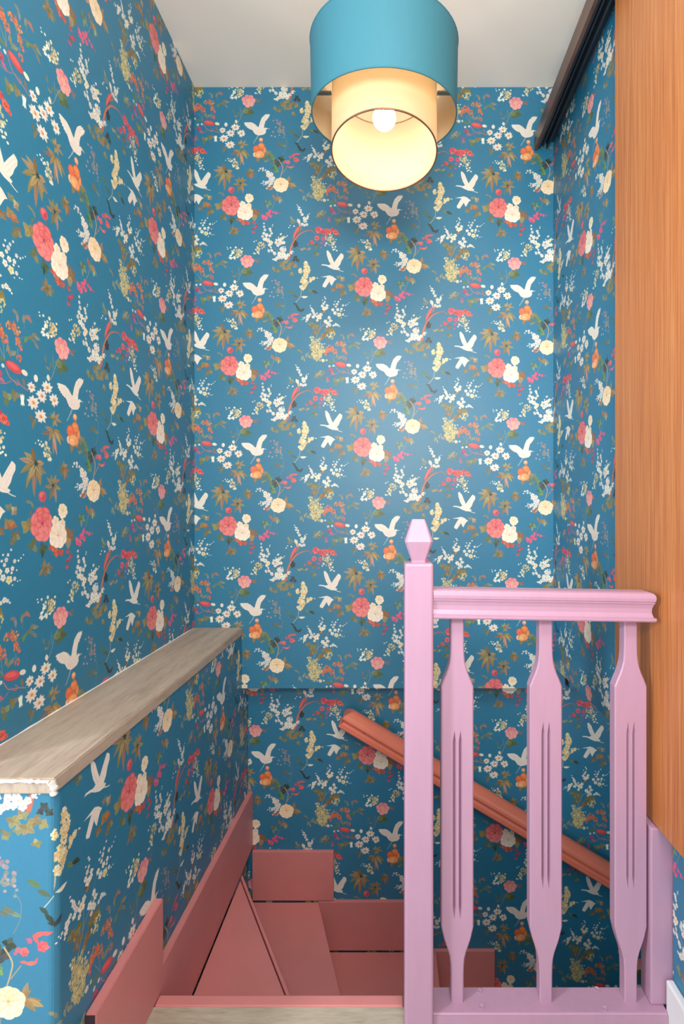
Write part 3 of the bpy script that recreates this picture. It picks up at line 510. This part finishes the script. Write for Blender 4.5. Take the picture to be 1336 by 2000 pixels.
def baluster_bm(cx, ztop, g0, g1, y0=1.202, th=.028):
    rows = [(.0398, .0150), (.100, .0148), (.125, .0155), (.142, .0172), (.158, .0212), (.172, .0262), (.188, .0315), (.216, .0380)]
    top = [(.781, .0380), (.796, .0324), (.810, .0262), (.824, .0214), (.838, .0180), (.856, .0162), (.880, .0155), (ztop, .0155)]
    bm = bmesh.new(); ch = .0028; NV = bm.verts.new
    G = (-.0070, .0070); gw, gd, tp = .0040, .0100, .026
    def row_simple(z, h): return [NV((cx-h+ch, y0, z)), NV((cx+h-ch, y0, z))]
    def row_grid(z, h, k):                      # k: 0 flat end of the grooves, 1 full depth
        xs = [-h+ch]; ds = [0]
        for g in G:
            w = gw if k else .0004; xs += [g-w, g, g+w]; ds += [0, gd if k else 0, 0]
        xs.append(h-ch); ds.append(0); return [NV((cx+x, y0+d, z)) for x, d in zip(xs, ds)]
    hw = .0380; F = []; Z = []
    for z, h in rows: F.append(row_simple(z, h)); Z.append((z, h))
    for z, k in ((g0, 0), (g0+tp, 1), (g1-tp, 1), (g1, 0)): F.append(row_grid(z, hw, k)); Z.append((z, hw))
    for z, h in top: F.append(row_simple(z, h)); Z.append((z, h))
    for a, b in zip(F, F[1:]):
        if len(a) == len(b):
            for i in range(len(a)-1): bm.faces.new((a[i], a[i+1], b[i+1], b[i]))
        else: bm.faces.new(a+b[::-1])
    OL_, OR_ = [NV((cx-h, y0+ch, z)) for z, h in Z], [NV((cx+h, y0+ch, z)) for z, h in Z]
    BL_, BR_ = [NV((cx-h, y0+th, z)) for z, h in Z], [NV((cx+h, y0+th, z)) for z, h in Z]
    for i in range(len(Z)-1):
        bm.faces.new((OL_[i], F[i][0], F[i+1][0], OL_[i+1])); bm.faces.new((F[i][-1], OR_[i], OR_[i+1], F[i+1][-1]))
        bm.faces.new((BL_[i], OL_[i], OL_[i+1], BL_[i+1])); bm.faces.new((OR_[i], BR_[i], BR_[i+1], OR_[i+1])); bm.faces.new((BR_[i], BL_[i], BL_[i+1], BR_[i+1]))
    for i in (0, -1): bm.faces.new([OL_[i]]+F[i]+[OR_[i], BR_[i], BL_[i]])
    return bm
for cx, g0, g1 in ((.1557, .235, .678), (.364, .306, .699), (.5635, .306, .699)):
    obj('baluster', baluster_bm(cx, RZ+.006-.0165*(cx-.0965), g0, g1), M_LILAC, T)
obj('end_post', boxes((.606, .664, 1.195, 1.245, .040, .453), bev=.004), M_LILAC, T)

# ---------------------------------------------------------------- handrail on the lower wall
T = thing('wall_handrail', 'terracotta pink handrail sloping down the wallpapered wall behind the balusters', 'handrail', (.3, 2.07, .0))
sl = -.596
rl = moulded_rail(0, 1.75, 2.016, 2.096, 0, 0, True, False, [(a*1.2, b*1.15) for a, b in RAIL2])
ang = math.atan(sl); bmesh.ops.rotate(rl, verts=rl.verts, cent=(0, 0, 0), matrix=Matrix.Rotation(-ang, 3, 'Y')); bmesh.ops.translate(rl, verts=rl.verts, vec=(-.212, 0, .338))
rail = obj('rail', rl, M_RAIL, T)
def on_rail(s, up=.0): return (-.208+s*math.cos(ang)-up*math.sin(ang), .345+s*math.sin(ang)+up*math.cos(ang))
for s in (.25, 1.05):
    x, z = on_rail(s, .02); obj('bracket', boxes((x-.012, x+.012, 2.086, 2.1195, z-.03, z+.01), bev=.003), M_RAIL, T)
x, z = on_rail(.105, .024); obj('screw', tube((x, 2.024, z), (x, 2.034, z), .0035), M_METAL, rail, label='dark screw hole')

# ---------------------------------------------------------------- sliding door and its track
T = thing('sliding_door', 'orange pine sliding door panel along the right-hand wall', 'door', (.631, .9, .46))
obj('door_panel', boxes((.620, .640, .35, 1.420, .456, 2.625), bev=.0025), M_DOOR, T)
T = thing('door_track', 'dark brown sliding door track fixed under the ceiling on the right', 'track', (.605, .5, 2.66))
obj('fascia', boxes((.566, .578, YN+.1, 2.022, 2.615, 2.676), bev=.0015), M_TRACK, T)
obj('channel', boxes((.578, XR, YN+.1, 2.022, 2.650, 2.676), (.578, .588, YN+.1, 2.020, 2.622, 2.655), (.596, .602, YN+.1, 2.020, 2.630, 2.655), (.612, .618, YN+.1, 2.020, 2.622, 2.655)), M_METAL, T)

# ---------------------------------------------------------------- pendant lamp
LX, LY = -.019, 1.42
T = thing('pendant_lamp', 'blue drum pendant lamp with a smaller cream drum inside', 'lamp', (LX, LY, 2.19))
def drum(r, z0, z1, t=.0015, n=72):
    C = lambda R, z: [Vector((LX+R*math.cos(k*2*math.pi/n), LY+R*math.sin(k*2*math.pi/n), z)) for k in range(n)]
    return C
def shell(r, z0, z1, n=72):
    C = drum(r, z0, z1, n=n); bm = bmesh.new()
    L = [C(r, z0), C(r, z1)]; R = [[bm.verts.new(p) for p in q] for q in L]
    for i in range(n): bm.faces.new((R[0][i], R[0][(i+1) % n], R[1][(i+1) % n], R[1][i]))
    return bm
def rim(r, z, n=72, s=.0022):
    L = []
    for k in range(n):
        a = k*2*math.pi/n; d = Vector((math.cos(a), math.sin(a), 0)); c = Vector((LX, LY, z))+d*r
        L.append([c+d*s*math.cos(q*math.pi/3)+Vector((0, 0, s*math.sin(q*math.pi/3))) for q in range(6)])
    bm = bmesh.new(); R = [[bm.verts.new(p) for p in q] for q in L]
    for i in range(n):
        for q in range(6): bm.faces.new((R[i][q], R[(i+1) % n][q], R[(i+1) % n][(q+1) % 6], R[i][(q+1) % 6]))
    return bm
def shade(name, r, z0, z1, mo, mi, rim_m):
    n = 72; C = drum(r, z0, z1); bm = bmesh.new()
    R = [[bm.verts.new(p) for p in C(q, z)] for q, z in ((r, z0), (r, z1), (r-.0016, z1), (r-.0016, z0))]
    for a, b, mi_ in ((0, 1, 0), (1, 2, 0), (2, 3, 1), (3, 0, 1)):
        for i in range(n): f = bm.faces.new((R[a][i], R[a][(i+1) % n], R[b][(i+1) % n], R[b][i])); f.material_index = mi_
    o = obj(name, bm, mo, T, True); o.data.materials.append(mi)
    m = o.modifiers.new('edges', 'EDGE_SPLIT'); m.split_angle = math.radians(40)
    obj('rim', rim(r-.0008, z0), rim_m, o, True); obj('rim', rim(r-.0008, z1), rim_m, o, True); return o
outer = shade('outer_shade', .200, 2.283, 2.458, M_SHADE, M_LINING, M_SHADE); outer['label'] = 'wide blue outer drum shade'
inner = shade('inner_shade', .146, 2.183, 2.400, M_INNER, M_INNER, M_BRASS); inner['label'] = 'narrow cream inner drum shade'
for sx in (-1, 1):
    bm = boxes((LX+sx*.1725-.026, LX+sx*.1725+.026, LY-.006, LY+.006, 2.350, 2.354)); obj('spoke', bm, M_STEEL, outer)
obj('crossbar', boxes((LX-.143, LX-.021, LY-.010, LY+.010, 2.318, 2.322), (LX+.021, LX+.143, LY-.010, LY+.010, 2.318, 2.322)), M_BRASS, inner)
obj('socket', tube((LX, LY, 2.312), (LX, LY, 2.375), .022, 20), M_BRASS, T, True)
bm = bmesh.new(); bmesh.ops.create_uvsphere(bm, u_segments=28, v_segments=18, radius=.032)
for v in bm.verts:
    if v.co.z > 0: k = v.co.z/.032; v.co.x *= 1-.4*k*k; v.co.y *= 1-.4*k*k
bmesh.ops.translate(bm, verts=bm.verts, vec=(LX, LY, 2.284)); obj('bulb', bm, M_BULB, T, True)
obj('cord', tube((LX, LY, 2.375), (LX, LY, ZC-.02), .003), M_CORD, T, True)
C = drum(0, 0, 0); obj('ceiling_rose', rings([C(.05, ZC-.022), C(.052, ZC-.012), C(.052, ZC)]), M_CORD, T)
# the two drums hang a little out of level
def tilt(o, deg, zc):
    M = Matrix.Translation((LX, LY, zc)) @ Matrix.Rotation(math.radians(deg), 4, 'X') @ Matrix.Translation((-LX, -LY, -zc))
    for q in [o]+[c for c in o.children if not c.name.startswith(('crossbar', 'spoke'))]: q.data.transform(M)
tilt(outer, 8, 2.283); tilt(inner, -5, 2.183)
